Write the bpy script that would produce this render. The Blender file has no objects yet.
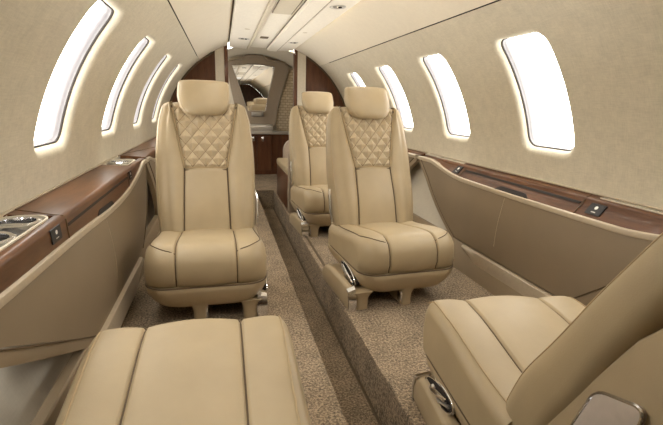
import bpy, bmesh, math, random
from math import sin, cos, pi, sqrt, acos, atan2, radians
from mathutils import Vector, Matrix
random.seed(4)
scn = bpy.context.scene
COL = scn.collection
ZC = 0.52            # height of the cabin tube's axis above the seat floor
# ------------------------------------------------------------------ materials
def new_mat(name):
    m = bpy.data.materials.new(name); m.use_nodes = True
    nt = m.node_tree; nt.nodes.clear()
    out = nt.nodes.new('ShaderNodeOutputMaterial')
    b = nt.nodes.new('ShaderNodeBsdfPrincipled')
    nt.links.new(b.outputs[0], out.inputs[0])
    return m, nt, b
def nd(nt, t, **kw):
    n = nt.nodes.new(t)
    for k, v in kw.items(): setattr(n, k, v)
    return n
def coords(nt, scale=(1, 1, 1)):
    tc = nd(nt, 'ShaderNodeTexCoord'); mp = nd(nt, 'ShaderNodeMapping')
    mp.inputs['Scale'].default_value = scale
    nt.links.new(tc.outputs['Object'], mp.inputs[0]); return mp.outputs[0]
def ramp(nt, fac, stops):
    r = nd(nt, 'ShaderNodeValToRGB')
    e = r.color_ramp.elements
    while len(e) > 1: e.remove(e[0])
    e[0].position = stops[0][0]; e[0].color = (*stops[0][1], 1)
    for p, c in stops[1:]:
        x = e.new(p); x.color = (*c, 1)
    nt.links.new(fac, r.inputs[0]); return r.outputs[0]
def noise(nt, vec, scale, detail=3, rough=.55):
    n = nd(nt, 'ShaderNodeTexNoise')
    n.inputs['Scale'].default_value = scale; n.inputs['Detail'].default_value = detail
    n.inputs['Roughness'].default_value = rough
    nt.links.new(vec, n.inputs['Vector']); return n.outputs['Fac']
def bump(nt, b, h, strength, dist=.002):
    n = nd(nt, 'ShaderNodeBump'); n.inputs['Strength'].default_value = strength
    n.inputs['Distance'].default_value = dist
    nt.links.new(h, n.inputs['Height']); nt.links.new(n.outputs[0], b.inputs['Normal'])
def leather(name, c, rough=.48, var=.06):
    m, nt, b = new_mat(name); v = coords(nt)
    f = noise(nt, v, 7, 4)
    lo = tuple(x*(1-var) for x in c); hi = tuple(min(1, x*(1+var)) for x in c)
    nt.links.new(ramp(nt, f, [(.3, lo), (.7, hi)]), b.inputs['Base Color'])
    b.inputs['Roughness'].default_value = rough
    vo = nd(nt, 'ShaderNodeTexVoronoi'); vo.inputs['Scale'].default_value = 420
    nt.links.new(v, vo.inputs['Vector']); bump(nt, b, vo.outputs['Distance'], .12, .001)
    return m
def plain(name, c, rough=.5, metal=0.0, coat=0.0, nscale=60, var=.04):
    m, nt, b = new_mat(name); v = coords(nt); f = noise(nt, v, nscale, 2)
    nt.links.new(ramp(nt, f, [(.3, tuple(x*(1-var) for x in c)), (.7, tuple(min(1, x*(1+var)) for x in c))]), b.inputs['Base Color'])
    b.inputs['Roughness'].default_value = rough; b.inputs['Metallic'].default_value = metal
    b.inputs['Coat Weight'].default_value = coat; b.inputs['Coat Roughness'].default_value = .06
    return m
def woven(name, c, var=.07, sx=(1, 1, 1), big=3.0):
    m, nt, b = new_mat(name)
    a = noise(nt, coords(nt, (40, 260, 40)), 1, 2); d = noise(nt, coords(nt, (260, 30, 260)), 1, 2)
    e = noise(nt, coords(nt), big*6, 4)
    ad = nd(nt, 'ShaderNodeMath', operation='ADD'); nt.links.new(a, ad.inputs[0]); nt.links.new(d, ad.inputs[1])
    ad2 = nd(nt, 'ShaderNodeMath', operation='MULTIPLY_ADD'); nt.links.new(e, ad2.inputs[0]); ad2.inputs[1].default_value = .9
    nt.links.new(ad.outputs[0], ad2.inputs[2])
    mr = nd(nt, 'ShaderNodeMath', operation='MULTIPLY'); nt.links.new(ad2.outputs[0], mr.inputs[0]); mr.inputs[1].default_value = .345
    nt.links.new(ramp(nt, mr.outputs[0], [(.35, tuple(x*(1-var) for x in c)), (.65, tuple(min(1, x*(1+var)) for x in c))]), b.inputs['Base Color'])
    b.inputs['Roughness'].default_value = .9
    bump(nt, b, mr.outputs[0], .25, .002)
    return m
def carpet(name, c):
    m, nt, b = new_mat(name); v = coords(nt)
    f = noise(nt, v, 120, 2, .8); g = noise(nt, v, 9, 3)
    ad = nd(nt, 'ShaderNodeMath', operation='MULTIPLY_ADD'); nt.links.new(g, ad.inputs[0]); ad.inputs[1].default_value = .22
    nt.links.new(f, ad.inputs[2])
    nt.links.new(ramp(nt, ad.outputs[0], [(.45, tuple(x*.38 for x in c)), (.60, c), (.75, tuple(x*1.9 for x in c))]), b.inputs['Base Color'])
    b.inputs['Roughness'].default_value = 1; bump(nt, b, f, .8, .006)
    return m
def wood(name, lo, hi, rough=.36, axis='y'):
    m, nt, b = new_mat(name)
    sc = {'y': (9, 1.4, 9), 'z': (9, 9, 1.4)}[axis]
    v = coords(nt, sc); f = noise(nt, v, 2.2, 6, .6); g = noise(nt, coords(nt, tuple(s*7 for s in sc)), 2, 3)
    ad = nd(nt, 'ShaderNodeMath', operation='MULTIPLY_ADD'); nt.links.new(g, ad.inputs[0]); ad.inputs[1].default_value = .35
    nt.links.new(f, ad.inputs[2])
    nt.links.new(ramp(nt, ad.outputs[0], [(.45, lo), (.85, hi)]), b.inputs['Base Color'])
    b.inputs['Roughness'].default_value = rough; b.inputs['Coat Weight'].default_value = .10; b.inputs['Specular IOR Level'].default_value = .3
    b.inputs['Coat Roughness'].default_value = .08
    return m
LEA = leather('seat_leather', (.39, .304, .183))
LEAQ = leather('quilt_leather', (.48, .385, .25), .42)
SHELL = leather('shell_leather', (.39, .302, .185), .5)
PIPE = plain('seam_thread', (.10, .065, .032), .7)
STITCH_SHADE = plain('quilt_stitch_shade', (.20, .14, .078), .8)  # stitch colour, dark to carry the shade between quilt diamonds
SEAM = plain('seam_soft', (.40, .30, .17), .7)
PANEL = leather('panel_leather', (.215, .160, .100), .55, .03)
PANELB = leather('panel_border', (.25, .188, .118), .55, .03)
FAB = woven('wall_fabric', (.62, .565, .445), .12)
HEAD = woven('headliner_fabric', (.76, .69, .56), .04)
RECESS = woven('recess_fabric', (.52, .475, .39), .06)
PSU = plain('overhead_plastic', (.93, .88, .77), .45)
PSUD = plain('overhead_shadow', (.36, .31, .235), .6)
GREY = plain('window_plastic', (.26, .25, .262), .35)
WELL = plain('well_grey', (.10, .088, .075), .35)
DARK = plain('dark_rubber', (.024, .017, .013), .8)
BLACK = plain('black_plastic', (.018, .016, .016), .6)
CARPET = carpet('carpet_tan', (.235, .178, .118))
CARPETD = carpet('carpet_aisle', (.225, .17, .112))
WOOD = wood('ledge_wood', (.062, .024, .010), (.140, .060, .026))
WOODB = wood('bulkhead_wood', (.075, .029, .014), (.14, .058, .027), .3, 'z')
CHAMP = plain('champagne_metal', (.50, .42, .31), .42, .3)
CHROME = plain('chrome', (.80, .81, .84), .12, 1.0, var=.01)
TAUPE = plain('taupe_paint', (.33, .265, .195), .5)
TAUPEM = plain('taupe_metal', (.46, .38, .31), .35, .35)
CREAM = plain('cream_trim', (.66, .60, .48), .5)
PLATE = plain('plate_finish', (.58, .51, .455), .3, .2)
STEEL = plain('brushed_steel', (.60, .58, .55), .3, .8)
WHITE = plain('white_mark', (.85, .83, .78), .4)
MIRR = plain('mirror_silver', (.92, .92, .92), .015, 1.0, var=.0)
def weave_mat():
    m, nt, b = new_mat('basket_weave'); v = coords(nt)
    br = nd(nt, 'ShaderNodeTexBrick'); nt.links.new(coords(nt, (1, 1, 1)), br.inputs['Vector'])
    tc = nd(nt, 'ShaderNodeTexCoord'); sx = nd(nt, 'ShaderNodeSeparateXYZ'); cx = nd(nt, 'ShaderNodeCombineXYZ')
    nt.links.new(tc.outputs['Object'], sx.inputs[0]); nt.links.new(sx.outputs[0], cx.inputs[0]); nt.links.new(sx.outputs[2], cx.inputs[1])
    nt.links.new(cx.outputs[0], br.inputs['Vector'])
    br.inputs['Color1'].default_value = (.62, .53, .38, 1); br.inputs['Color2'].default_value = (.52, .43, .30, 1)
    br.inputs['Mortar'].default_value = (.34, .27, .18, 1); br.inputs['Scale'].default_value = 1
    br.inputs['Brick Width'].default_value = .06; br.inputs['Row Height'].default_value = .034; br.inputs['Mortar Size'].default_value = .004
    nt.links.new(br.outputs['Color'], b.inputs['Base Color']); b.inputs['Roughness'].default_value = .8
    return m
WEAVE = weave_mat()
def glass_mat():
    m = bpy.data.materials.new('window_glass'); m.use_nodes = True; nt = m.node_tree; nt.nodes.clear()
    o = nd(nt, 'ShaderNodeOutputMaterial'); t = nd(nt, 'ShaderNodeBsdfTransparent'); g = nd(nt, 'ShaderNodeBsdfGlossy')
    g.inputs['Roughness'].default_value = .02; mx = nd(nt, 'ShaderNodeMixShader'); mx.inputs[0].default_value = .05
    nt.links.new(t.outputs[0], mx.inputs[1]); nt.links.new(g.outputs[0], mx.inputs[2]); nt.links.new(mx.outputs[0], o.inputs[0])
    return m
GLASS = glass_mat()
def lamp_mat(name, c, s):
    m = bpy.data.materials.new(name); m.use_nodes = True; nt = m.node_tree; nt.nodes.clear()
    o = nd(nt, 'ShaderNodeOutputMaterial'); e = nd(nt, 'ShaderNodeEmission'); e.inputs[0].default_value = (*c, 1); e.inputs[1].default_value = s
    nt.links.new(e.outputs[0], o.inputs[0]); return m
# ------------------------------------------------------------------ mesh helpers
class MB:
    def __init__(s): s.v = []; s.f = []
    def add(s, vs, fs):
        o = len(s.v); s.v += [tuple(v) for v in vs]; s.f += [tuple(i+o for i in f) for f in fs]; return s
    def loft(s, rings, closed=True, c0=True, c1=True):
        n = len(rings[0]); vs = [p for r in rings for p in r]; fs = []
        for i in range(len(rings)-1):
            for j in range(n if closed else n-1):
                k = (j+1) % n
                fs.append((i*n+j, i*n+k, (i+1)*n+k, (i+1)*n+j))
        if closed and c0: fs.append(tuple(range(n-1, -1, -1)))
        if closed and c1: fs.append(tuple((len(rings)-1)*n+j for j in range(n)))
        return s.add(vs, fs)
    def box(s, x0, x1, y0, y1, z0, z1):
        v = [(x, y, z) for z in (z0, z1) for y in (y0, y1) for x in (x0, x1)]
        return s.add(v, [(0, 2, 3, 1), (4, 5, 7, 6), (0, 1, 5, 4), (2, 6, 7, 3), (0, 4, 6, 2), (1, 3, 7, 5)])
    def tube(s, pts, r, n=8, closed=False, rad=None):
        pts = [Vector(p) for p in pts]; m = len(pts); rings = []; up = None
        for i, p in enumerate(pts):
            a = pts[(i-1) % m] if (closed or i > 0) else p
            b = pts[(i+1) % m] if (closed or i < m-1) else p
            t = (b-a).normalized()
            if up is None:
                up = Vector((0, 0, 1)) if abs(t.z) < .9 else Vector((1, 0, 0))
            u = (up - t*up.dot(t)).normalized(); up = u; w = t.cross(u); rr = rad[i] if rad else r
            rings.append([tuple(p + (u*cos(2*pi*k/n) + w*sin(2*pi*k/n))*rr) for k in range(n)])
        if closed: rings.append(rings[0])
        return s.loft(rings, True, not closed, not closed)
    def prism(s, poly, f0, f1):
        a = [f0(p) for p in poly]; b = [f1(p) for p in poly]
        return s.loft([a, b])
    def obj(s, name, mat, parent=None, smooth=35, bev=0, bseg=3):
        me = bpy.data.meshes.new(name); me.from_pydata(s.v, [], s.f); me.update()
        bm = bmesh.new(); bm.from_mesh(me)
        bmesh.ops.remove_doubles(bm, verts=bm.verts, dist=1e-6)
        bmesh.ops.recalc_face_normals(bm, faces=bm.faces)
        if bev:
            es = [e for e in bm.edges if len(e.link_faces) == 2 and e.calc_face_angle(0) > .6]
            bmesh.ops.bevel(bm, geom=es, offset=bev, segments=bseg, affect='EDGES', profile=.5, clamp_overlap=True)
        bm.to_mesh(me); bm.free()
        if smooth:
            me.polygons.foreach_set('use_smooth', [True]*len(me.polygons))
            if smooth < 180: me.set_sharp_from_angle(angle=radians(smooth))
        me.materials.append(mat)
        o = bpy.data.objects.new(name, me); COL.objects.link(o)
        if parent: o.parent = parent
        return o
def tag(o, label=None, cat=None, group=None, kind=None):
    if label: o['label'] = label
    if cat: o['category'] = cat
    if group: o['group'] = group
    if kind: o['kind'] = kind
    return o
def thing(name, label, cat, loc=(0, 0, 0), rz=0, group=None, kind=None):
    o = bpy.data.objects.new(name, None); COL.objects.link(o); o.location = loc; o.rotation_euler = (0, 0, rz)
    return tag(o, label, cat, group, kind)
def sstep(a, b, x):
    t = max(0, min(1, (x-a)/(b-a))); return t*t*(3-2*t)
def lerp(a, b, t): return a+(b-a)*t
def interp(tab, x):
    if x <= tab[0][0]: return tab[0][1]
    for (a, va), (b, vb) in zip(tab, tab[1:]):
        if x <= b: return va+(vb-va)*(x-a)/(b-a)
    return tab[-1][1]
def sinterp(tab, x):
    xs = [t[0] for t in tab]; ys = [t[1] for t in tab]; n = len(xs)
    if x <= xs[0]: return ys[0]
    if x >= xs[-1]: return ys[-1]
    for i in range(n-1):
        if x <= xs[i+1]:
            h = xs[i+1]-xs[i]; t = (x-xs[i])/h
            m0 = (ys[i+1]-ys[i-1])/(xs[i+1]-xs[i-1]) if i > 0 else (ys[1]-ys[0])/h
            m1 = (ys[i+2]-ys[i])/(xs[i+2]-xs[i]) if i < n-2 else (ys[i+1]-ys[i])/h
            return (2*t**3-3*t*t+1)*ys[i]+(t**3-2*t*t+t)*h*m0+(-2*t**3+3*t*t)*ys[i+1]+(t**3-t*t)*h*m1
def rounded_rect(cx, cy, hx, hy, r, n=6):
    p = []
    for sx, sy, a0 in ((1, 1, 0), (-1, 1, 90), (-1, -1, 180), (1, -1, 270)):
        for k in range(n+1):
            a = radians(a0+90*k/n); p.append((cx+sx*(hx-r)+r*cos(a), cy+sy*(hy-r)+r*sin(a)))
    return p
# ------------------------------------------------------------------ cabin shell
YB, YF = -2.2, 4.876
AB, AT, ASM = .218, .706, .893
def cyl(side, y, a, R=1.0): return (side*R*cos(a), y, ZC+R*sin(a))
PITCH, WW = .8003, .2775
HY, HA, RC = WW/2+.013, (AT-AB)/2+.010, .05
AC = (AT+AB)/2
def sdf(dy, da):
    qx, qy = abs(dy)-(HY-RC), abs(da)-(HA-RC)
    return sqrt(max(qx, 0)**2+max(qy, 0)**2)+min(max(qx, qy), 0)-RC
def perimeter(angles, e):
    out = []
    for th in angles:
        lo, hi = 0, 1.0
        for _ in range(40):
            m = (lo+hi)/2
            if sdf(m*cos(th), m*sin(th)) < e: lo = m
            else: hi = m
        out.append((lo*cos(th), lo*sin(th)))
    return out
A_LO, LIP = .03, .03
def build_side(side, name, dy, nstart):
    centers = [1.827+dy-WW/2+i*PITCH for i in range(-1, 4)]
    mb = MB(); win = []
    bounds = [centers[0]-PITCH/2+i*PITCH for i in range(6)]
    for i, yc in enumerate(centers):
        h = PITCH/2
        ang = [2*pi*k/120 for k in range(120)]
        cs = [(h, ASM-AC), (-h, ASM-AC), (-h, A_LO-AC), (h, A_LO-AC)]
        ang = sorted(set(ang+[atan2(b, a) % (2*pi) for a, b in cs]))
        def outer(th):
            c, s_ = cos(th), sin(th); t = 1e9
            if abs(c) > 1e-9: t = min(t, h/abs(c))
            if s_ > 1e-9: t = min(t, (ASM-AC)/s_)
            if s_ < -1e-9: t = min(t, (AC-A_LO)/-s_)
            return (t*c, t*s_)
        lipo = perimeter(ang, LIP); out = [outer(t) for t in ang]
        rings = []
        for t in (1, .85, .65, .45, .28, .14, .05, 0):
            rings.append([cyl(side, yc+lerp(a[0], b[0], t), AC+lerp(a[1], b[1], t)) for a, b in zip(lipo, out)])
        for k in range(1, 8):
            ph = pi/2*k/7; e = LIP-LIP*sin(ph); R = 1+LIP-LIP*cos(ph)
            rings.append([cyl(side, yc+p[0], AC+p[1], R) for p in perimeter(ang, e)])
        mb.loft(rings, True, False, False)
        win.append((yc, ang))
    # plain ends beyond the last cells, and the strip under the window band down to the floor
    for y0, y1 in ((YB, bounds[0]+.03), (bounds[-1]-.03, YF+.6)):
        mb.loft([[cyl(side, y, lerp(A_LO-.01, ASM+.005, k/64), 1.0003) for k in range(65)] for y in (y0, y1)], False)
    w = mb.obj(name, FAB, None, 50)
    tag(w, 'woven beige %s cabin wall with a row of windows' % ('left' if side < 0 else 'right'), 'wall', None, 'structure')
    lw = MB(); low = []
    for k in range(17):
        a = lerp(A_LO+.03, -math.asin(.455), k/16); low.append((a,))
    lw.loft([[cyl(side, y, a[0], .99) for a in low] for y in (YB, YF)], False)
    o = lw.obj('wall_%s_lower' % ('left' if side < 0 else 'right'), RECESS, None, 50)
    tag(o, 'pale lower lining under the %s ledge' % ('left' if side < 0 else 'right'), 'wall', None, 'structure')
    for i, (yc, ang) in enumerate(win):
        t = tag(bpy.data.objects.new('window_%d' % (nstart+i), None), None); COL.objects.link(t)
        nth = len(win)-i
        tag(t, 'bright oblong window in the %s wall, number %d counted from the wood bulkhead' % ('left' if side < 0 else 'right', nth), 'window', 'cabin windows', 'structure')
        t.location = cyl(side, yc, AC, 1.06); L = Vector(t.location)
        def ring(e, R): return [tuple(Vector(cyl(side, yc+p[0], AC+p[1], R))-L) for p in perimeter(ang, e)]
        fr = MB().loft([ring(.004, 1+LIP-.004), ring(-.004, 1+LIP-.002), ring(-.004, 1.034), ring(-.007, 1.042), ring(-.009, 1.045), ring(-.009, 1.06), ring(.03, 1.06), ring(.03, 1.035), ring(.004, 1+LIP-.004)], True, False, False)
        fr.obj('window_frame', GREY, t, 50)
        MB().loft([ring(.001, 1+LIP-.002), ring(-.002, 1+LIP-.004), ring(-.0045, 1+LIP-.003), ring(-.0045, 1+LIP+.003)], True, False, False).obj('gasket', DARK, t, 60)
        rr = [ring(-.02, 1.049)]; c = Vector(cyl(side, yc, AC, 1.049))-L
        pm = MB()
        g = []
        for t_ in (1, .66, .33): g.append([tuple(Vector(cyl(side, yc+p[0]*t_, AC+p[1]*t_, 1.049))-L) for p in perimeter(ang, -.008)])
        pm.loft(g, True, False, True); pm.obj('window_pane', GLASS, t, 60)
    return win
WINL = build_side(-1, 'wall_left', -.005, 1)
WINR = build_side(1, 'wall_right', 0, 6)
# headliner: two curved upper panels, seam groove below, gap groove above
XE = .343
def headliner(side, nm):
    a1 = acos(XE)
    R = []
    for k in range(25): R.append((lerp(ASM+.006, a1, k/24), 1.0))
    prof = R+[(a1+.004, 1.004), (a1+.006, 1.07)]
    o = MB().loft([[cyl(side, y, a, r) for a, r in prof] for y in (YB, YF+.6)], False).obj(nm, HEAD, None, 60)
    tag(o, 'curved cream headliner panel over the %s windows' % ('left' if side < 0 else 'right'), 'ceiling', None, 'structure')
    g = MB().loft([[cyl(side, y, ASM+d, r) for d, r in ((-.03, 1.0006), (.0, 1.0006), (.0, 1.012), (.0062, 1.012), (.0062, 1.0006), (.03, 1.0006))] for y in (YB, YF)], False).obj('trim_%d' % (1 if side < 0 else 2), DARK, None)
    tag(g, 'dark joint line along the %s headliner' % ('left' if side < 0 else 'right'), 'trim', None, 'structure')
headliner(-1, 'ceiling_left'); headliner(1, 'ceiling_right')
# backing above the service panel
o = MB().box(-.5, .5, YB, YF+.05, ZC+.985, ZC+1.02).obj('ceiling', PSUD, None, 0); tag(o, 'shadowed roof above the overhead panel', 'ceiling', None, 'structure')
# ---- floor
AW = .092
fl = MB()
YE = 4.62
def floor_mesh():
    fl.box(-.9, -AW, YB, YE, -.06, 0); fl.box(AW, .9, YB, YE, -.06, 0); fl.box(-.9, .9, YE, 6.2, -.06, 0)
    return fl.obj('floor', CARPET, None, 20, .006, 2)
tag(floor_mesh(), 'speckled tan carpet on the raised floor under the seats', 'floor', None, 'structure')
fa = MB(); fa.box(-AW-.03, AW+.03, YB, YE+.02, -.26, -.2)
tag(fa.obj('floor_aisle', CARPETD, None, 0), 'sunken strip of tan carpet along the aisle', 'floor', None, 'structure')
fs = MB()
fs.loft([[(sx_*(AW+.004-.006*0), y, z) for y, z in ((YB, -.2), (YB, -.004))] for sx_, in ((1,),)] + [[(AW+.004, YE, -.2), (AW+.004, YE, -.004)]], False)
fs.loft([[(-AW-.004, YB, -.2), (-AW-.004, YB, -.004)], [(-AW-.004, YE, -.2), (-AW-.004, YE, -.004)]], False)
fs.loft([[(-AW-.03, YE-.004, -.21), (-AW-.03, YE-.004, -.002)], [(AW+.03, YE-.004, -.21), (AW+.03, YE-.004, -.002)]], False)
tag(fs.obj('floor_step', CARPETD, None, 0), 'carpeted side of the sunken aisle', 'floor', None, 'structure')
# dark joint at the foot of the aisle side
tj = MB().tube([(AW+.001, YB, -.197), (AW+.001, YE, -.197)], .006, 6)
tj.tube([(-AW-.001, YB, -.197), (-AW-.001, YE, -.197)], .006, 6)
tag(tj.obj('trim_3', PIPE, None), 'dark joint where the aisle carpet meets its sides', 'trim', None, 'structure')
tr = MB().box(.120, .134, 2.25, 3.4, -.002, .003)
tag(tr.obj('seat_track', PIPE, None, 0), 'dark seat track slot set in the carpet beside the aisle', 'track')
# rear wall behind the viewpoint
arc = [(cos(a), sin(a)) for a in [lerp(-.57, pi+.57, k/40) for k in range(41)]]
tag(MB().prism(arc, lambda p: (p[0]*1.0, YB, ZC+p[1]), lambda p: (p[0]*1.0, YB-.05, ZC+p[1])).obj('wall_back', WOODB, None, 30), 'dark wood wall closing the cabin behind the viewpoint', 'wall', None, 'structure')
tag(MB().box(-.13, .13, YB-.05, YB, -.26, .02).obj('wall_back_lower', CARPETD, None, 0), 'carpeted end of the aisle behind the viewpoint', 'wall', None, 'structure')
# ------------------------------------------------------------------ overhead service panel
op = thing('overhead_panel', 'long cream overhead service panel with reading lights down the ceiling centre', 'ceiling panel', (0, 0, ZC+.94))
def strip(name, prof, mat, y0=YB+.01, y1=YF-.01):
    return MB().loft([[(x, y, z) for x, z in prof] for y in (y0, y1)]).obj(name, mat, op, 30)
strip('side_panel', [(-.326, -.012), (-.322, -.018), (-.158, -.026), (-.150, -.022), (-.150, .03), (-.326, .03)], PSU)
strip('ridge', [(-.147, -.03), (-.140, -.036), (-.128, -.036), (-.121, -.030), (-.121, .03), (-.147, .03)], CREAM)
strip('centre_panel', [(-.118, -.006), (.05, -.006), (.05, .03), (-.118, .03)], PSU)
strip('light_cover', [(.054, -.01), (.062, -.03), (.150, -.036), (.160, -.028), (.160, .03), (.054, .03)], PSU)
strip('side_panel', [(.166, -.024), (.172, -.028), (.322, -.018), (.326, -.012), (.326, .03), (.166, .03)], PSU)
for x0, x1 in ((-.352, -.328), (.328, .352)):
    MB().box(x0, x1, YB+.02, YF-.02, .022, .028).obj('shadow_gap', PIPE, op, 0)
# ridges carry a fine dark line
MB().tube([(-.119, YB+.02, -.008), (-.119, YF-.02, -.008)], .0035, 6).obj('joint', PIPE, op)
MB().tube([(.052, YB+.02, -.008), (.052, YF-.02, -.008)], .0035, 6).obj('joint', PIPE, op)
MB().tube([(.163, YB+.02, -.026), (.163, YF-.02, -.026)], .003, 6).obj('joint', TAUPE, op)
def reading_light(x, y, zz, s=1.0):
    b = MB(); b.loft([[(x+r*cos(t), y+r*sin(t), zz-h) for t in [2*pi*k/24 for k in range(24)]] for r, h in ((.040*s, -.01), (.040*s, .004), (.034*s, .007), (.030*s, .006), (.028*s, .001))], True, False, True)
    o = b.obj('reading_light', STEEL, op)
    MB().loft([[(x+dx+r*cos(t), y+r*sin(t), zz-h) for t in [2*pi*k/16 for k in range(16)]] for dx in (-.012*s,) for r, h in ((.011*s, .0), (.010*s, .006), (.004*s, .007))]).obj('lens', BLACK, o)
    MB().loft([[(x+.013*s+r*cos(t), y+r*sin(t), zz-h) for t in [2*pi*k/16 for k in range(16)]] for r, h in ((.009*s, .0), (.008*s, .008), (.003*s, .009))]).obj('nozzle', DARK, o)
for x, y in ((-.212, 4.15), (.224, 4.2), (.235, 2.62), (-.212, 2.35)):
    reading_light(x, y, -.021, 1.25)
for x, y in ((-.212, 3.62), (.224, 3.6)):
    o = MB().loft([[(x+r*cos(t), y+r*sin(t), -.02-h) for t in [2*pi*k/20 for k in range(20)]] for r, h in ((.022, -.005), (.022, .004), (.016, .006))]).obj('speaker_disc', CREAM, op)
# oxygen mask doors with dark gaps
for y0, y1 in ((2.25, 3.02),):
    d = MB().box(-.088, .03, y0, y1, -.011, -.004).obj('mask_door', CREAM, op, 20, .003, 2)
    for xx in (-.0905, .0325):
        MB().box(xx-.0025, xx+.0025, y0, y1, -.0085, -.0045).obj('door_gap', PIPE, op, 0)
MB().box(-.075, -.005, 4.07, 4.17, -.0105, -.004).obj('slot', PIPE, op, 20, .003, 2)
# ------------------------------------------------------------------ side ledges
def ledge(side, y0, y1, xt, xr, xp, zmin, rise, cups, pull, slot, outlets, seam, kick, label, ends):
    s = side; yc = (y0+y1)/2; hl = (y1-y0)/2
    t = thing('side_ledge', label, 'side ledge', (s*.9, yc, 0))
    ox = s*.9
    def P(x, y, z): return (s*x-ox, y-yc, z+ZC)
    ZT, ZW = .055, .062
    def zr(y):
        v = abs((y-yc)/hl)
        dip = .026*math.exp(-((y-yc-.40)/.45)**2) if s < 0 else 0
        return min(zmin-dip+.018*v*v+(rise*sstep(.46, 1.0, v) if s > 0 else rise*1.1*max(0, (v-.45)/.55)**2.4), ZT-.006)
    N = 72; ys = [lerp(y0, y1, k/N) for k in range(N+1)]
    # wooden nose: top strip rounding over into the front face
    rings = []; r = .016; wtop = .022 if s > 0 else .026
    for y in ys:
        zb = zr(y)-.004; ring = [P(xt+wtop, y, ZT-.03), P(xt+wtop, y, ZT), P(xt+r, y, ZT)]
        for k in range(1, 7):
            a = pi/2*k/6; rr = min(r, (ZT-zb)*.45)
            ring.append(P(xt+rr-rr*sin(a), y, ZT-rr+rr*cos(a)))
        ring += [P(lerp(xt, xr, .5), y, lerp(ZT-r, zb, .5)), P(xr, y, zb), P(xr+.03, y, zb)]
        rings.append(ring)
    MB().loft(rings).obj('front_face', WOOD, t, 40)
    # wooden top between the cup wells
    ya, yb = cups[0][1], cups[1][0]
    top = []
    for k in range(25):
        y = lerp(ya, yb, k/24)
        # swept corners where the top meets the wells
        top.append([P(xt+wtop-.0005, y, ZT-.02), P(xt+wtop-.0005, y, ZT), P(lerp(xt+wtop, .998, .5), y, lerp(ZT, ZW, .5)), P(.9975, y, ZW), P(.9975, y, ZT-.02)])
    MB().loft(top).obj('top', WOOD, t, 40)
    MB().tube([P(.9925, y0, ZW+.003), P(.9925, y1, ZW+.003)], .0042, 8).obj('back_trim', CHAMP, t)
    jy = ya+.035
    MB().tube([P(xt+.004, slot[0]-.012 if s > 0 else slot[0]-.012, ZT-.002), P(xt+wtop, slot[0]-.01, ZT+.0005), P(.995, jy+.02, ZW+.0005)], .0018, 6).obj('joint', PIPE, t)
    for c0, c1 in cups:
        if c1-c0 < .1: continue
        w = MB(); xa, xb = xt+wtop, .995
        po = rounded_rect((xa+xb)/2, (c0+c1)/2, (xb-xa)/2, (c1-c0)/2, min(.05, (xb-xa)*.45), 6)
        pi_ = rounded_rect((xa+xb)/2, (c0+c1)/2, (xb-xa)/2-.006, (c1-c0)/2-.006, min(.045, (xb-xa)*.42), 6)
        w.loft([[P(a, b, ZT-.03) for a, b in po], [P(a, b, ZT+.004) for a, b in po], [P(a, b, ZT+.004) for a, b in pi_], [P(a, b, ZT-.028) for a, b in pi_]], True, False, True)
        wo = w.obj('cup_well', CREAM, t, 40)
        MB().prism(rounded_rect((xa+xb)/2, (c0+c1)/2, (xb-xa)/2-.007, (c1-c0)/2-.007, min(.045, (xb-xa)*.42), 6), lambda p: P(p[0], p[1], ZT-.026), lambda p: P(p[0], p[1], ZT-.012)).obj('well_floor', WELL, wo)
        rad = min((xb-xa)/2-.006, .060)
        ncup = 2 if c1-c0 > .3 else 1
        for q in range(ncup):
            cyy = (c0+c1)/2 if ncup == 1 else (c1-.075-q*.155)
            cxx = (xa+xb)/2; sc = 1.0
            def C(r_, z, n=32): return [P(cxx+r_*cos(2*pi*k/n), cyy+r_*1.12*sin(2*pi*k/n), z) for k in range(n)]
            MB().loft([C(rad, ZT-.016), C(rad, ZT+.004), C(rad-.006, ZT+.008), C(rad-.013, ZT+.005), C(rad-.014, ZT-.009)], True, False, False).obj('cup_ring', CHROME, wo)
            MB().loft([C(rad-.014, ZT-.009), C(rad-.016, ZT-.006)], True, True, True).obj('cup_floor', BLACK, wo)
            MB().tube([P(cxx-(rad-.016), cyy, ZT-.004), P(cxx+(rad-.016), cyy, ZT-.004)], .004, 8).obj('cup_bar', CHROME, wo)
    # champagne metal rail sweeping along the lower edge of the wood
    rings = []
    for y in ys:
        z = zr(y); x0 = xr-.012
        rings.append([P(x0+.03, y, z-.023), P(x0+.006, y, z-.023), P(x0+.003, y, z-.020), P(x0+.0025, y, z-.011), P(x0+.004, y, z-.003), P(x0+.008, y, z), P(x0+.03, y, z)])
    MB().loft(rings).obj('rail', CHAMP, t, 40)
    # leather panel under the rail
    ZK = -.365; M = 20
    def xprof(tt): return lerp(xr-.006, xp, tt) - .012*sin(pi*tt)
    def yn(tt): return lerp(y0+ends[0], y0+ends[1], tt**.95)
    def yf(tt): return lerp(y1-ends[2], y1-ends[3], tt**.95)
    rows = []
    for j in range(M+1):
        tt = j/M; row = []
        for k in range(61):
            y = lerp(yn(tt), yf(tt), k/60); zt = zr(y)-.023
            row.append(P(xprof(tt), y, lerp(zt, ZK, tt)))
        rows.append(row)
    pm = MB().loft(rows, False)
    back = [[(p[0]+s*.03, p[1], p[2]) for p in r_] for r_ in rows]
    pm.loft(back, False)
    edge = [r_[0] for r_ in rows]; edgeb = [r_[0] for r_ in back]
    pm.loft([edge, edgeb], False)
    pm.loft([[r_[-1] for r_ in rows], [r_[-1] for r_ in back]], False)
    pm.obj('leather_panel', PANEL, t, 50)
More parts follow.
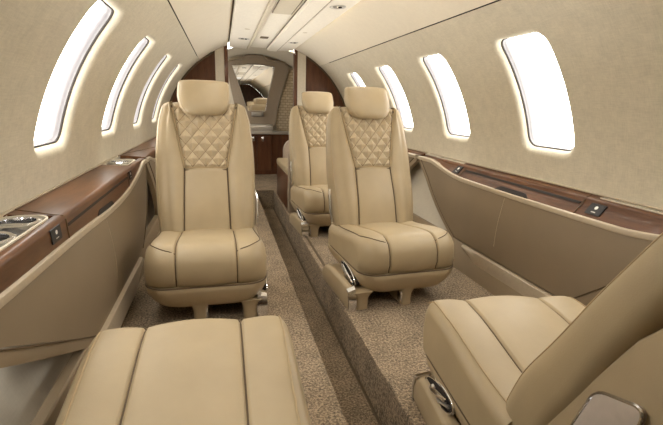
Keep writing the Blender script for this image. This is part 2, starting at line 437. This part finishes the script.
    # bordering band and its dark seam, sweeping down at both ends
    for e, (yy, sg) in enumerate(((yn, -1), (yf, 1))):
        band = []
        seam_p = []
        for j in range(-2, M+1):
            tt = max(0, j/M); y = yy(tt); z = lerp(zr(y)-.028, ZK, tt) + (0 if j >= 0 else .0)
            if j < 0: y += sg*.0; z += .02*(-j)/2
            x = xprof(tt)
            ny, nz = sg*.8, -.6
            seam_p.append(P(x-.001, y+sg*.002, z))
            w = .046
            band.append([P(x+.002, y, z), P(x+.0, y+sg*w*.5, z-w*.15), P(x+.004, y+sg*w, z-w*.3), P(x+.03, y+sg*w, z-w*.3), P(x+.03, y, z)])
        MB().loft(band).obj('end_band', PANELB, t, 50)
        MB().tube(seam_p, .0025, 6).obj('seam', PIPE, t)
    # pale upright stitch seam
    pts = []
    for j in range(M+1):
        tt = j/M*.78; z = lerp(zr(seam)-.03, ZK, tt); pts.append(P(xprof(tt)-.0008, seam+.03*tt, z))
    MB().tube(pts, .0011, 6).obj('stitch_line', CHAMP, t)
    # metal kick strip
    k0, k1, kz, kx, kh = kick
    rings = []
    for k in range(13):
        y = lerp(k0, k1, k/12); hh = kh*(1-.75*sstep(.80, 1, k/12))
        rings.append([P(kx+.05, y, kz+kh-2*hh), P(kx+.006, y, kz+kh-2*hh), P(kx, y, kz+kh-2*hh+.004), P(kx-.004, y, kz+kh-hh), P(kx, y, kz+kh-.004), P(kx+.006, y, kz+kh), P(kx+.05, y, kz+kh)])
    MB().loft(rings).obj('kick_strip', CHAMP, t, 40)
    # table door: dark slot, side joints and a scooped pull
    def fx(z, y):
        zb = zr(y); q = max(0, min(1, (ZT-.012-z)/(ZT-.012-zb+1e-6))); return lerp(xt, xr, q)
    def on_face(y, z, d): return P(fx(z, y)-d, y, z)
    def facequad(ya_, yb_, za, zb_, d0, d1, n=12):
        m = MB(); A = []
        for k in range(n+1):
            y = lerp(ya_, yb_, k/n)
            A.append([on_face(y, za(y), d1), on_face(y, zb_(y), d1), on_face(y, zb_(y), -d0), on_face(y, za(y), -d0)])
        return m.loft(A)
    td = facequad(slot[0], slot[1], lambda y: slot[2], lambda y: slot[2]+.0085, .004, .0012).obj('table_slot', DARK, t, 0)
    for yy_ in (slot[0]-.012, slot[1]+.014):
        pts = [on_face(yy_, lerp(ZT-.01, zr(yy_), k/6), .0006) for k in range(7)]
        MB().tube(pts, .0018, 6).obj('joint', PIPE, t)
    p0, p1 = pull
    ph = [(p0, .0)]+[(lerp(p0, p1, k/10), 1) for k in range(0, 11)]
    facequad(p0, p1, lambda y: zr(y)-.002, lambda y: zr(y)+.018*min(1, 8*min((y-p0)/(p1-p0), (p1-y)/(p1-p0))+.05), .004, .0015, 20).obj('door_pull', DARK, t, 0)
    for yo, zo, sz in outlets:
        o = facequad(yo-sz, yo+sz, lambda y: zo-.0185, lambda y: zo+.0185, .004, .003, 4).obj('outlet', BLACK, t, 20)
        c = [on_face(yo+.0075*cos(a), zo+.006+.006*sin(a), .0036) for a in [2*pi*k/16 for k in range(16)]]
        MB().add(c, [tuple(range(16))]).obj('button', WHITE, o, 0)
        c = [on_face(yo+a, zo-.009+b, .0036) for a, b in ((-.010, -.0015), (.010, -.0015), (.010, .0015), (-.010, .0015))]
        MB().add(c, [(0, 1, 2, 3)]).obj('mark', STEEL, o, 0)
    return t
LX = dict(xt=.85, xr=.846, xp=.832)
RX = dict(xt=.952, xr=.908, xp=.897)
ledge(-1, .41, 2.65, LX['xt'], LX['xr'], LX['xp'], -.008, .060, ((.72, 1.32), (2.33, 2.58)), (1.62, 1.86), (1.335, 2.16, .020), ((1.235, .025, .034), (2.225, .026, .028)), 1.70, (1.15, 2.22, -.43, .818, .048),
      'glossy wood side ledge with tan leather panel under the left windows', (.31, 1.0, .03, .34))
ledge(1, .60, 2.84, RX['xt'], RX['xr'], RX['xp'], -.013, .066, ((.83, 1.36), (2.36, 2.72)), (1.68, 1.93), (1.412, 2.27, .024), ((1.325, .020, .034), (2.345, .024, .028)), 1.83, (1.25, 2.14, -.413, .884, .038),
      'glossy wood side ledge with tan leather panel under the right windows', (.33, .76, .06, .59))
ledge(-1, 2.70, 4.80, LX['xt'], LX['xr'], LX['xp'], -.008, .060, ((2.71, 2.72), (4.4, 4.7)), (3.62, 3.86), (3.3, 4.16, .020), ((3.15, .025, .034), (4.3, .026, .028)), 3.8, (3.25, 4.22, -.43, .818, .048),
      'further wood side ledge behind the left-hand upright seat', (.03, .34, .03, .34))
ledge(1, 2.89, 4.80, RX['xt'], RX['xr'], RX['xp'], -.013, .066, ((2.90, 2.91), (4.4, 4.7)), (3.68, 3.93), (3.45, 4.22, .024), ((3.3, .020, .034), (4.35, .024, .028)), 3.83, (3.4, 4.14, -.413, .884, .038),
      'further wood side ledge behind the slightly turned seat on the right', (.03, .55, .03, .5))
for s_, X in ((-1, LX), (1, RX)):
    nm = 'left' if s_ < 0 else 'right'; xk = X['xp']
    XB_ = .866 if s_ > 0 else .846
    zt_ = ZC-(.352 if s_ < 0 else .372)
    poly = [(xk+.004, zt_), (xk, zt_-.006), (XB_, .0), (XB_+.03, 0), (xk+.03, zt_)]
    o = MB().loft([[(s_*x, y, z) for x, z in poly] for y in (YB, YF)]).obj('baseboard_'+nm, PANELB, None, 30)
    tag(o, 'tan leather kick board along the carpet on the %s' % nm, 'baseboard', None, 'structure')
# strip light in the foot alcove under the left ledge
# ------------------------------------------------------------------ seats
def make_seat(name, label, loc, rz, inb, recline=20.0, wing=False, PY=.195, cov=(.222, .262), square=False, lgx=.172, lgo=-.035, group='beige leather cabin seats'):
    t = thing(name, label, 'seat', loc, rz, group)
    W, YFr, YBk = .243, -.2, .30
    # ---------- cushion
    SE = .118
    def yfront(x):
        ax = abs(x); rc = .04 if square else .085
        if ax <= W-rc: y = YFr
        else: y = YFr+.95*(rc-sqrt(max(0, rc*rc-(ax-(W-rc))**2)))
        return y
    def grooves(x): return math.exp(-((abs(x)-SE)/.0045)**2)
    def crown(x):
        ax = abs(x)
        return .010*(1-(ax/SE)**2) if ax < SE else .006*sin(pi*(ax-SE)/(W-SE))
    def ztop(x, y):
        ax = abs(x); r = .034 if square else .055
        base = .331 - .040*sstep(-.12, .25, y)
        drop = 0
        if ax > W-r: drop = r-sqrt(max(0, r*r-(ax-(W-r))**2))
        return base+crown(x)*.9-drop*.9-grooves(x)*.008
    ZB = .172; LR = .05 if square else .085
    def section(x):
        yf = yfront(x)-crown(x)*.8*(1 if abs(x) < SE else .3)+grooves(x)*.007
        zl = ztop(x, yf+.09); R = min(LR, (zl-ZB)*.55)
        pts = [(YBk, ZB), (lerp(YBk, yf, .5), ZB), (yf+.02, ZB), (yf+.008, ZB+.006), (yf+.002, ZB+.03), (yf-.004, lerp(ZB, zl-R, .6))]
        for k in range(0, 10):
            a = pi/2*k/9
            pts.append((yf+R-R*cos(a), zl-R+R*sin(a)))
        n = 14
        for k in range(1, n+1):
            y = lerp(yf+R, YBk, k/n); w_ = sstep(0, .15, k/n)
            pts.append((y, lerp(zl, ztop(x, y), w_)))
        return pts
    xs = []
    for k in range(0, 41):
        xs.append(W*sin(pi/2*(k/20-1)))
    for d in (-.009, -.006, -.003, 0, .003, .006, .009):
        xs += [SE+d, -SE+d]
    xs = sorted(xs)
    cu = MB().loft([[(x, y, z) for y, z in section(x)] for x in xs]).obj('seat_cushion', LEA, t, 60)
    for sg in (-1, 1):
        pts = [(sg*SE, y-.0005 if i < 8 else y, z) for i, (y, z) in enumerate(section(SE)) if i >= 3]
        MB().tube(pts, .0032, 6).obj('seam', PIPE, cu)
        # looping piping on the side bolster
        loop = []
        for k in range(25):
            q = k/24
            if q < .5:
                x = lerp(.212, .221, q/.5); y = lerp(.29, -.07, q/.5)
            elif square:
                x = .222; y = lerp(-.07, yfront(.222)+.004, (q-.5)/.5)
            else:
                a = pi/2*(q-.5)/.5; x = SE+.001+(.220-SE)*max(0, cos(a))**.75; y = -.07-(.07+YFr+.0+.155)*0-.098*sin(a)**1.1
            e_ = y-yfront(x)
            if e_ < LR:
                zl = ztop(x, yfront(x)+.09); z = zl-LR+sqrt(max(0, LR**2-(LR-max(e_, .004))**2))
            else: z = ztop(x, y)
            loop.append((sg*x, y, z+.0012))
        MB().tube(loop, .0022, 6).obj('piping', SEAM if square else PIPE, cu)
    # ---------- lower shell
    def outline(w, yf, yb, rc, n=10):
        p = [(w, yb)]
        for k in range(n+1):
            a = pi/2*k/n; p.append((w-rc+rc*cos(a), yf+.95*rc-.95*rc*sin(a)))
        p += [(-x, y) for x, y in p[::-1]]
        return p
    rings = []
    for z, w, yf, yb in ((.174, W-.004, YFr+.004, .30), (.168, W+.001, YFr-.002, .31), (.145, W-.003, YFr+.001, .31), (.115, W-.016, YFr+.011, .30), (.092, W-.032, YFr+.024, .28), (.080, W-.042, YFr+.034, .27), (.072, W-.056, YFr+.046, .26), (.070, W-.11, YFr+.1, .2)):
        rings.append([(x, y, z) for x, y in outline(w, yf, yb, min(.09, w*.6))])
    sh = MB().loft(rings).obj('seat_shell', SHELL, t, 60)
    MB().tube([(x, y, .173) for x, y in outline(W-.001, YFr+.0, .26, .087)], .0032, 6).obj('seam', PIPE, sh)
    # ---------- pedestal
    lx0, lx1 = inb*lgx, inb*lgo
    pb = MB().box(min(lx0, lx1), max(lx0, lx1), -.10, .16, .052, .084).obj('pedestal_beam', SHELL, t, 30, .008, 3)
    for lx, hw in ((lx0, .030), (lx1, .026)):
        rings = []
        for z, kx, ky in ((0, 1.0, 1.0), (.02, 1, 1), (.05, 1.05, 1.0), (.07, 1.25, 1.03), (.086, 1.7, 1.06)):
            rings.append([(x, y, z) for x, y in rounded_rect(lx, .02, hw*kx, .18*ky, .018, 5)])
        lg = MB().loft(rings).obj('leg', SHELL, t, 40)
        MB().box(lx+inb*hw-.006, lx+inb*hw+.006, -.155, -.12, .012, .07).obj('chrome_cap', CHROME, lg, 30, .004, 3)
    # ---------- inboard track cover with chrome nose
    xa, xb = inb*cov[0], inb*cov[1]
    prof = [(-.165, 0), (-.168, .055), (-.15, .098), (-.11, .112), (.12, .108), (.22, .09), (.26, .04), (.265, 0)]
    tc = MB().prism(prof, lambda p: (xa, p[0], p[1]), lambda p: (xb, p[0], p[1]-.012*(p[1] > .05))).obj('track_cover', SHELL, t, 30, .010, 3)
    nose = [(-.170, .004), (-.173, .055), (-.156, .101), (-.135, .109), (-.137, .100), (-.150, .094), (-.163, .054), (-.160, .004)]
    MB().prism(nose, lambda p: (xa-inb*.004, p[0], p[1]), lambda p: (xb+inb*.003, p[0], p[1]-.010)).obj('chrome_nose', CHROME, tc, 30)
    # ---------- control recess on the inboard side
    def oval(r1, r2, xx, n=28):
        return [(inb*xx, -.015+r1*cos(2*pi*k/n), .125+r2*sin(2*pi*k/n)-.16*r1*cos(2*pi*k/n)*-1.2) for k in range(n)]
    hp = MB().tube(oval(.098, .030, W+.001), .0038, 8, True).obj('control_bezel', CHROME, t)
    MB().add(oval(.096, .028, W-.001)+oval(.096, .028, W-.02), [tuple(range(28))]+[(k, (k+1) % 28, 28+(k+1) % 28, 28+k) for k in range(28)]).obj('recess', DARK, hp, 0)
    MB().tube([(inb*(W+.002), -.085, .10), (inb*(W+.008), -.03, .122), (inb*(W+.006), .045, .145)], .007, 8, rad=[.004, .009, .005]).obj('lever', CHROME, hp)
    MB().tube([(inb*(W+.002), -.06, .12), (inb*(W+.006), .0, .112), (inb*(W+.003), .06, .138)], .005, 8).obj('lever', STEEL, hp)
    # ---------- backrest frame of reference
    rec = radians(recline); cr, sr = cos(rec), sin(rec)
    PZ = .259
    def B(x, d, s): return (x, PY+s*sr+d*cr, PZ+s*cr-d*sr)
    wtab = [(0, .212), (.04, .223), (.12, .229), (.22, .234), (.32, .237), (.42, .236), (.52, .229), (.58, .223), (.63, .211), (.655, .202), (.668, .190), (.676, .170)]
    xtab = [(0, .108), (.34, .100), (.67, .158), (.70, .158)]
    def hw(s): return sinterp(wtab, s)
    def seam_x(s): return min(interp(xtab, s), hw(s)*.86)
    def thick(s):
        base = lerp(.135, .085, sstep(0, .6, s))
        if s > .62: base *= sqrt(max(.02, 1-((s-.62)/.058)**2))**.7
        if s < .05: base *= .75+.25*sstep(0, .05, s)
        return max(base, .012)
    def fcurve(s):
        # gentle fore-aft curve of the front: lumbar swell, rounded bottom and top edge
        d = -.012*math.exp(-((s-.16)/.11)**2)+.006*sstep(.35, .6, s)
        if s < .035: d += .022*(1-sqrt(max(0, 1-((.035-s)/.035)**2)))
        if s > .635: d += .03*(1-sqrt(max(0, 1-((s-.635)/.043)**2)))
        return d
    QS0, QS1 = .342, .668
    def ring(s):
        w, xq, th, f = hw(s), seam_x(s), thick(s), fcurve(s); half = []
        r = min(.055, th*.55, (w-xq)*.75)
        inq = QS0 < s < QS1
        for k in range(0, 9):
            x = (xq-.005)*k/8
            c = -.010*(1-(x/xq)**2) if not inq else .010
            half.append((x, f+c))
        half.append((xq-.002, f+.006)); half.append((xq, f+.008)); half.append((xq+.002, f+.006))
        nb = 9
        for k in range(0, nb+1):
            x = lerp(xq+.005, w-r, k/nb); u = k/nb
            half.append((x, f-.016*sin(pi*min(1, (u*.85+.06)))))
        fb = half[-1][1]
        for k in range(1, 8):
            a = pi/2*k/7; half.append((w-r+r*sin(a), fb+r-r*cos(a)))
        rb = min(.03, th*.3)
        half.append((w, f+th-rb))
        for k in range(1, 5):
            a = pi/2*k/4; half.append((w-rb+rb*cos(a), f+th-rb+rb*sin(a)))
        half.append((w*.5, f+th+.006)); half.append((0, f+th+.008))
        full = half+[(-x, d) for x, d in half[-2:0:-1]]
        return [B(x, d, s) for x, d in full]
    ss = [0, .003, .008, .016, .025, .035]+[.035+.60*k/40 for k in range(1, 41)]+[.641, .648, .655, .661, .667, .672, .676]
    bk = MB().loft([ring(s) for s in ss]).obj('backrest', LEA, t, 55)
    # seams along the bolsters
    for sg in (-1, 1):
        MB().tube([B(sg*seam_x(s), fcurve(s)+.003, s) for s in ss[2:-4]], .0034, 6).obj('seam', PIPE, bk)
        # piping along the outer front edge of the bolster
        pts = []
        for s in ss[4:-2]:
            w = hw(s); r = min(.055, thick(s)*.55, (w-seam_x(s))*.75)
            pts.append(B(sg*(w-r*.28), fcurve(s)+r*.30-.004, s))
        MB().tube(pts, .0018, 6).obj('piping', SEAM, bk)
    MB().tube([B(x, fcurve(QS0)-.004+.003*abs(x)/.1, QS0-.012) for x in [lerp(-.099, .099, k/10) for k in range(11)]], .0030, 6).obj('seam', PIPE, bk)
    # ---------- quilted panel
    NX, NS = 84, 124
    A_, B_ = .061, .075
    def qh(x, s):
        p = x/A_+s/B_; q = x/A_-s/B_
        fp, fq = p % 1.0, q % 1.0
        m = 2*min(fp, 1-fp, fq, 1-fq)
        return .020*m**.9
    rows = []
    for j in range(NS+1):
        s = lerp(QS0, QS1, j/NS); xq = seam_x(s)-.006; row = []
        for k in range(NX+1):
            u = 2*k/NX-1; x = u*xq
            e = min(1, (1-abs(u))*12, (j/NS)*24+.0, )
            row.append(B(x, fcurve(s)+.004*(1-e)-.002-qh(x, s-QS0-.004)*max(0, e)-.006*(1-u*u), s))
        rows.append(row)
    # sides going back into the backrest
    first = [B((2*k/NX-1)*(seam_x(QS0)-.006), fcurve(QS0)+.018, QS0) for k in range(NX+1)]
    last = [B((2*k/NX-1)*(seam_x(QS1)-.006), fcurve(QS1)+.03, QS1) for k in range(NX+1)]
    qm = MB().loft([first]+rows+[last], False)
    qp = qm.obj('quilted_panel', LEAQ, t, 180)
    st = MB()
    for sgn in (1, -1):
        for kk in range(-9, 16):
            seg = []
            for j in range(0, 120):
                s = lerp(QS0+.004, .64, j/119); sp = s-QS0-.004
                x = sgn*A_*(kk-sp/B_); xq = seam_x(s)-.008
                if abs(x) < xq: seg.append(B(x, fcurve(s)-.0022-.006*(1-(x/xq)**2), s))
            if len(seg) > 4: st.tube(seg, .0017, 5)
    st.obj('stitch_shade', STITCH_SHADE, qp)  # stitch lines whose dark colour stands in for shade in the valleys
    fr = [B(-seam_x(s)+.001, fcurve(s)-.001, s) for s in [lerp(.64, QS0, k/20) for k in range(21)]]
    fr += [B(x, fcurve(QS0)-.006, QS0-.001) for x in [lerp(-.092, .092, k/10) for k in range(11)]]
    fr += [B(seam_x(s)-.001, fcurve(s)-.001, s) for s in [lerp(QS0, .64, k/20) for k in range(21)]]
    MB().tube(fr, .0036, 6).obj('piping', SEAM, qp)
    # ---------- headrest
    prof = [(.588, .060, .010), (.592, .076, .020), (.600, .089, .029), (.612, .101, .036), (.630, .112, .041), (.66, .120, .044), (.69, .124, .044), (.72, .123, .042), (.746, .121, .038), (.758, .119, .031), (.766, .115, .020), (.769, .108, .008)]
    prof = [(s_+.010, w_*1.02, d_) for s_, w_, d_ in prof]
    rings = []
    for s, w, d in prof:
        cen = -.024+.02*(s-.6)/.16; rg = []
        for k in range(48):
            a = 2*pi*k/48; ca, sa = cos(a), sin(a)
            ex = 2/3.6
            x = w*math.copysign(abs(ca)**(2/4.4), ca); dd = d*math.copysign(abs(sa)**(2/2.6), sa)
            rg.append(B(x, cen+dd+.012*(x/.117)**2, s))
        rings.append(rg)
    hr = MB().loft(rings).obj('headrest', LEA, t, 70)
    for sg in (-1, 1):
        pts = []
        for s, w, d in prof[1:-1]:
            cen = -.024+.02*(s-.6)/.16; x = w*.9
            dd = -d*(1-.9**3.6)**(1/2.6)
            pts.append(B(sg*x, cen+dd+.012*(x/.117)**2-.001, s))
        MB().tube(pts, .0016, 6).obj('piping', SEAM, hr)
    # ---------- recline latch on the inboard side of the back
    hwm = hw(.14)
    if not wing: MB().tube([B(inb*(hwm+.004), .055, .06), B(inb*(hwm+.010), .05, .10), B(inb*(hwm+.010), .045, .20), B(inb*(hwm+.003), .05, .235)], .008, 8).obj('latch', CHROME, t)
    if wing:
        # side wing behind the leaning back, with a taupe plate
        wg = [(.345, .28), (.435, .448), (.492, .538), (.53, .60), (.635, .72), (.76, .62), (.72, .15), (.42, .10)]
        x0, x1 = inb*.165, inb*.225
        wo = MB().prism(wg, lambda p: (x0, p[0], p[1]), lambda p: (x1, p[0], p[1])).obj('side_wing', SHELL, t, 30, .012, 3)
        A4 = [Vector(v) for v in ((.425, .32), (.492, .497), (.575, .527), (.545, .36))]; pl = []
        for k in range(4):
            p0, p1, p2 = A4[k-1], A4[k], A4[(k+1) % 4]; a_ = p1+(p0-p1).normalized()*.022; b_ = p1+(p2-p1).normalized()*.022
            for q in range(6):
                u = q/5; pl.append(tuple(a_*(1-u)**2+p1*2*u*(1-u)+b_*u*u))
        po = MB().prism(pl, lambda p: (inb*.222, p[0], p[1]), lambda p: (inb*.233, p[0], p[1])).obj('side_plate', PLATE, wo, 30, .004, 3)
        MB().tube([(inb*.232, p[0], p[1]) for p in pl], .0028, 6, True).obj('plate_rim', CHROME, po)
    return t
make_seat('cabin_seat', 'upright beige quilted leather seat left of the aisle, facing the viewer', (-.497, 1.905, 0), radians(.8), 1, cov=(.205, .238))
make_seat('cabin_seat', 'upright beige quilted leather seat right of the aisle, turned slightly towards the windows', (.381, 1.912, 0), radians(4.3), -1, cov=(.262, .290), lgx=.222, lgo=0)
make_seat('cabin_seat', 'farther beige quilted leather seat half hidden behind the turned seat, beside the bench', (.345, 3.05, 0), radians(4), -1)
make_seat('cabin_seat', 'beige leather seat in the left foreground, only its wide cushion in view', (-.505, .93, 0), pi, -1, 62, square=True)
make_seat('cabin_seat', 'beige leather seat in the right foreground seen from behind, leaning back', (.383, .92, 0), pi-radians(6), 1, 31, True, .215, square=True)
# ------------------------------------------------------------------ forward bulkhead
def arc_pts(x0, x1, R, n=16):
    return [(x, ZC+sqrt(max(0, R*R-x*x))) for x in [lerp(x0, x1, k/n) for k in range(n+1)]]
def bulkhead(s, label):
    t = thing('bulkhead', label, 'bulkhead', (s*.6, YF, 0)); ox = s*.6
    def pan(name, x0, x1, y0, y1, mat, zb=0.0, R=.998, bev=0):
        top = arc_pts(x0, x1, R)
        poly = [(x0, zb)]+top+[(x1, zb)]
        return MB().prism(poly, lambda p: (s*p[0]-ox, y0-YF, p[1]), lambda p: (s*p[0]-ox, y1-YF, p[1])).obj(name, mat, t, 30, bev)
    pan('wood_panel', .47, .992, YF+.01, YF+.05, WOODB)
    pan('edge_band', .378, .47, YF-.005, YF+.05, CREAM)
    pan('corner_post', .342, .378, YF-.012, YF+.06, WOODB)
    # dark joint following the headliner
    MB().tube([(s*p[0]-ox, -.002+.01, p[1]) for p in arc_pts(.35, .985, .992, 40)], .010, 8).obj('edge_seal', PIPE, t)
    lo = 'chrome_corner'
    MB().box(s*.345-ox-.008, s*.345-ox+.008, -.022, -.012, ZC+.89, ZC+.912).obj(lo, CHROME, t, 30, .004, 2)
    return t
bulkhead(-1, 'dark wood bulkhead with cream edge band left of the doorway')
bulkhead(1, 'dark wood bulkhead with cream edge band right of the doorway')
# ------------------------------------------------------------------ forward lobby
YG = 5.9
lob = MB(); lob.loft([[(.97*cos(a), y, ZC+.97*sin(a)) for a in [lerp(-.5, pi+.5, k/40) for k in range(41)]] for y in (YF+.05, YG+.2)], False)
tag(lob.obj('wall_front_side', CREAM, None, 60), 'cream lining of the lobby beyond the bulkheads', 'wall', None, 'structure')
tag(MB().box(-.99, .99, YG+.03, YG+.08, -.02, ZC+.99).obj('wall_front', CREAM, None, 0), 'cream end wall beyond the doorway', 'wall', None, 'structure')
def vp(px): return px
# taupe door frame around the slanted mirror
fo = [(-.345, .86), (-.154, .90), (-.112, .945), (.10, .955), (.152, .91), (.385, .885), (.43, .80), (.335, .50), (.285, .33), (.255, .10), (.20, .02), (-.2, .02), (-.25, .30), (-.30, .55)]
fi = [(-.285, .83), (-.150, .845), (-.08, .855), (.08, .855), (.16, .845), (.252, .83), (.235, .74), (.196, .57), (.165, .44), (.137, .285), (.12, .275), (-.09, .275), (-.108, .30), (-.19, .56)]
mf = thing('wall_mirror', 'slanted mirror in a taupe frame above the galley counter', 'mirror', (0, YG, ZC+.5))
def MP(p, y): return (p[0], y-YG, p[1]-.5)
fm = MB().loft([[MP(p, YG+.02) for p in fo], [MP(p, YG-.03) for p in fo], [MP(p, YG-.035) for p in fi], [MP(p, YG+.0) for p in fi]], True, False, False)
fm.obj('frame', TAUPE, mf, 30)
MB().prism(fi, lambda p: MP(p, YG+.012), lambda p: MP(p, YG-.002)).obj('mirror_glass', MIRR, mf, 20)
MB().tube([MP(p, YG-.028) for p in fi], .007, 8, True).obj('chrome_rim', CHROME, mf)
MB().tube([MP((p[0]*1.0, p[1]), YG-.034) for p in fo[:6]], .010, 6).obj('top_edge', TAUPE, mf)
MB().box(-.05, .10, -.06, -.03, -.29, -.235).obj('latch_plate', STEEL, mf, 30, .006, 2)
# woven wall covering right of the frame
wv = [(.30, -.1), (.275, .12), (.30, .33), (.36, .52), (.45, .80), (.50, .84), (.80, .55), (.9, .2), (.9, -.1)]
tag(MB().prism(wv, lambda p: (p[0], YG-.005, ZC+p[1]), lambda p: (p[0], YG+.02, ZC+p[1])).obj('trim_4', WEAVE, None, 0), 'woven cream wall covering right of the mirror', 'trim', None, 'structure')
# galley cabinet
ga = thing('galley_cabinet', 'dark wood galley cabinet with two round knobs under the mirror', 'cabinet', (0, 5.7, 0))
MB().box(-.5, .19, -.0, .2, 0, ZC-.005).obj('body', WOODB, ga, 20, .004, 2)
MB().box(.192, .8, .03, .2, 0, ZC-.005).obj('return_panel', WOODB, ga, 20, .004, 2)
MB().box(-.5, .82, -.02, .21, ZC-.004, ZC+.03).obj('worktop', STEEL, ga, 20, .004, 2)
for x0, x1, kx in ((-.32, .0, -.045), (.004, .185, .075)):
    d = MB().box(x0, x1, -.014, -.001, .06, ZC-.03).obj('door', WOODB, ga, 20, .003, 2)
    MB().loft([[(kx+r*cos(2*pi*k/16), -.014-h, ZC-.062+r*1.5*sin(2*pi*k/16)) for k in range(16)] for r, h in ((.010, 0), (.010, .012), (.022, .016), (.020, .028), (.008, .032))]).obj('knob', CHROME, d)
ba = thing('galley_basin', 'pale metal basin cover lying on the galley counter', 'basin', (.05, 5.78, ZC+.03))
MB().loft([[(x, y, z) for x, y in rounded_rect(0, 0, .16*k, .07*k, .03*k, 5)] for z, k in ((0, 1), (.05, 1.02), (.075, .98), (.085, .9), (.085, .8))]).obj('body', STEEL, ba, 40)
MB().tube([(-.15, -.07, .052), (.15, -.07, .052)], .005, 8).obj('rim', CHROME, ba)
# side bench beyond the far seat
be = thing('side_bench', 'low dark wood bench with cream cushion and rounded taupe end beyond the far seat', 'bench', (.45, 4.05, 0))
def bx(n, x0, x1, y0, y1, z0, z1, m, bev=.008, par=be): return MB().box(x0-.45, x1-.45, y0-4.05, y1-4.05, z0, z1).obj(n, m, par, 30, bev, 3)
bx('base', .105, .78, 3.66, 4.42, 0, .30, WOODB, .004)
bx('seat_cushion', .098, .74, 3.67, 4.40, .302, .372, LEA, .02)
bx('end_post', .102, .16, 3.60, 3.65, 0, .50, TAUPE, .012)
bx('end_panel', .155, .80, 3.605, 3.645, 0, .46, TAUPE, .01)
ar = rounded_rect(.30, .36, .13, .20, .12, 8)
MB().prism([(x, z) for x, z in ar if True], lambda p: (p[0]-.45, 4.41-4.05, p[1]), lambda p: (p[0]-.45, 4.47-4.05, p[1])).obj('armrest', TAUPEM, be, 30, .012, 3)
# ------------------------------------------------------------------ light
WASH, DOWN, UP = 12.0, .2, 1.05
world = bpy.data.worlds.new('sky'); scn.world = world; world.use_nodes = True
wn = world.node_tree; wn.nodes.clear()
wo = nd(wn, 'ShaderNodeOutputWorld'); wb = nd(wn, 'ShaderNodeBackground')
wb.inputs[0].default_value = (1, .965, .895, 1); wb.inputs[1].default_value = 12.0
wn.links.new(wb.outputs[0], wo.inputs[0])
def area(name, loc, look, sx, sy, power, col=(1, .97, .915), portal=False, label=None):
    l = bpy.data.lights.new(name, 'AREA'); l.shape = 'RECTANGLE'; l.size = sx; l.size_y = sy; l.energy = power; l.color = col
    o = bpy.data.objects.new(name, l); COL.objects.link(o); o.location = loc
    o.rotation_euler = Vector(look).to_track_quat('-Z', 'Y').to_euler()
    if portal: l.cycles.is_portal = True
    return o
for side, wins in ((-1, WINL), (1, WINR)):
    for yc, _ in wins:
        p = cyl(side, yc, AC, 1.11); n = (-side*cos(AC), 0, -sin(AC))
        q = area('window_portal', p, n, .36, .62, 1, portal=True)
        # long side along the cabin's curve
        z = Vector((side*cos(AC), 0, sin(AC))); yv = Vector((0, 1, 0)); xv = yv.cross(z)
        q.rotation_euler = Matrix((yv, z.cross(yv), z)).transposed().to_euler()
# added fill strips in the gaps beside the overhead panel, brightening walls and headliner
for sd in (-1, 1):
    for y0 in (-.5, 1.0) + ((2.5,) if sd > 0 else ()):
        q = area('fill_wash', (sd*.337, y0+.72, ZC+.955), (sd, 0, -.45), .016, 1.44, WASH*(.45 if y0 < 0 else 1))
        zv = -Vector((sd, 0, -.45)).normalized(); yv = Vector((0, 1, 0)); xv = yv.cross(zv)
        q.rotation_euler = Matrix((xv, yv, zv)).transposed().to_euler()
for y in (-1.2, .9):
    area('fill_down', (-.034, y, ZC+.93), (0, 0, -1), .14, .8, DOWN)  # added downward fill above the frame, not a cabin fixture
for sd in (-1, 1):
    for k in range(5):
        q = area('fill_up', (sd*.955, 1.35+.72*k, ZC+.085), (-sd*.82, 0, .75), .5, .02, UP)  # added fill aimed at the overhead panel, no ledge fixture there
        q.data.spread = radians(72)
        zv = -Vector((-sd*.82, 0, .75)).normalized(); yv = Vector((0, 1, 0))
        q.rotation_euler = Matrix((yv, zv.cross(yv), zv)).transposed().to_euler()
area('fill_lobby', (-.80, 5.4, ZC+.48), (1, .15, -.1), .3, .3, 7.0)  # added fill for the lobby, out of sight behind the left bulkhead
area('alcove_lamp', (-.925, 1.03, ZC-.17), (-.2, .1, -1), .04, .04, .2)
# ------------------------------------------------------------------ camera
cam = bpy.data.cameras.new('camera'); co = bpy.data.objects.new('camera', cam); COL.objects.link(co)
yaw, pitch, roll, f = -0.24508, -0.23781, 0.0292, 440.0
cy, sy, cp, sp, cr_, sr_ = cos(yaw), sin(yaw), cos(pitch), sin(pitch), cos(roll), sin(roll)
Bm = Matrix(((1, 0, 0), (0, 0, -1), (0, 1, 0)))
Rr = Matrix(((cr_, -sr_, 0), (sr_, cr_, 0), (0, 0, 1))); Rp = Matrix(((1, 0, 0), (0, cp, -sp), (0, sp, cp))); Ry = Matrix(((cy, -sy, 0), (sy, cy, 0), (0, 0, 1)))
M3 = Ry @ Rp @ Bm @ Rr
co.matrix_world = Matrix.Translation((-.41955, 0, ZC+.37011)) @ M3.to_4x4()
cam.sensor_width = 36; cam.lens = 36*f/663; cam.clip_start = .01
scn.camera = co
vs = scn.view_settings
scn.display_settings.display_device = 'sRGB'
vs.view_transform = 'Standard'; vs.look = 'None'; vs.gamma = 1; vs.use_curve_mapping = False; vs.exposure = -0.32
scn.cycles.use_denoising = True
scn.cycles.max_bounces = 10; scn.cycles.diffuse_bounces = 6; scn.cycles.transparent_max_bounces = 12
scn.cycles.sample_clamp_indirect = 10
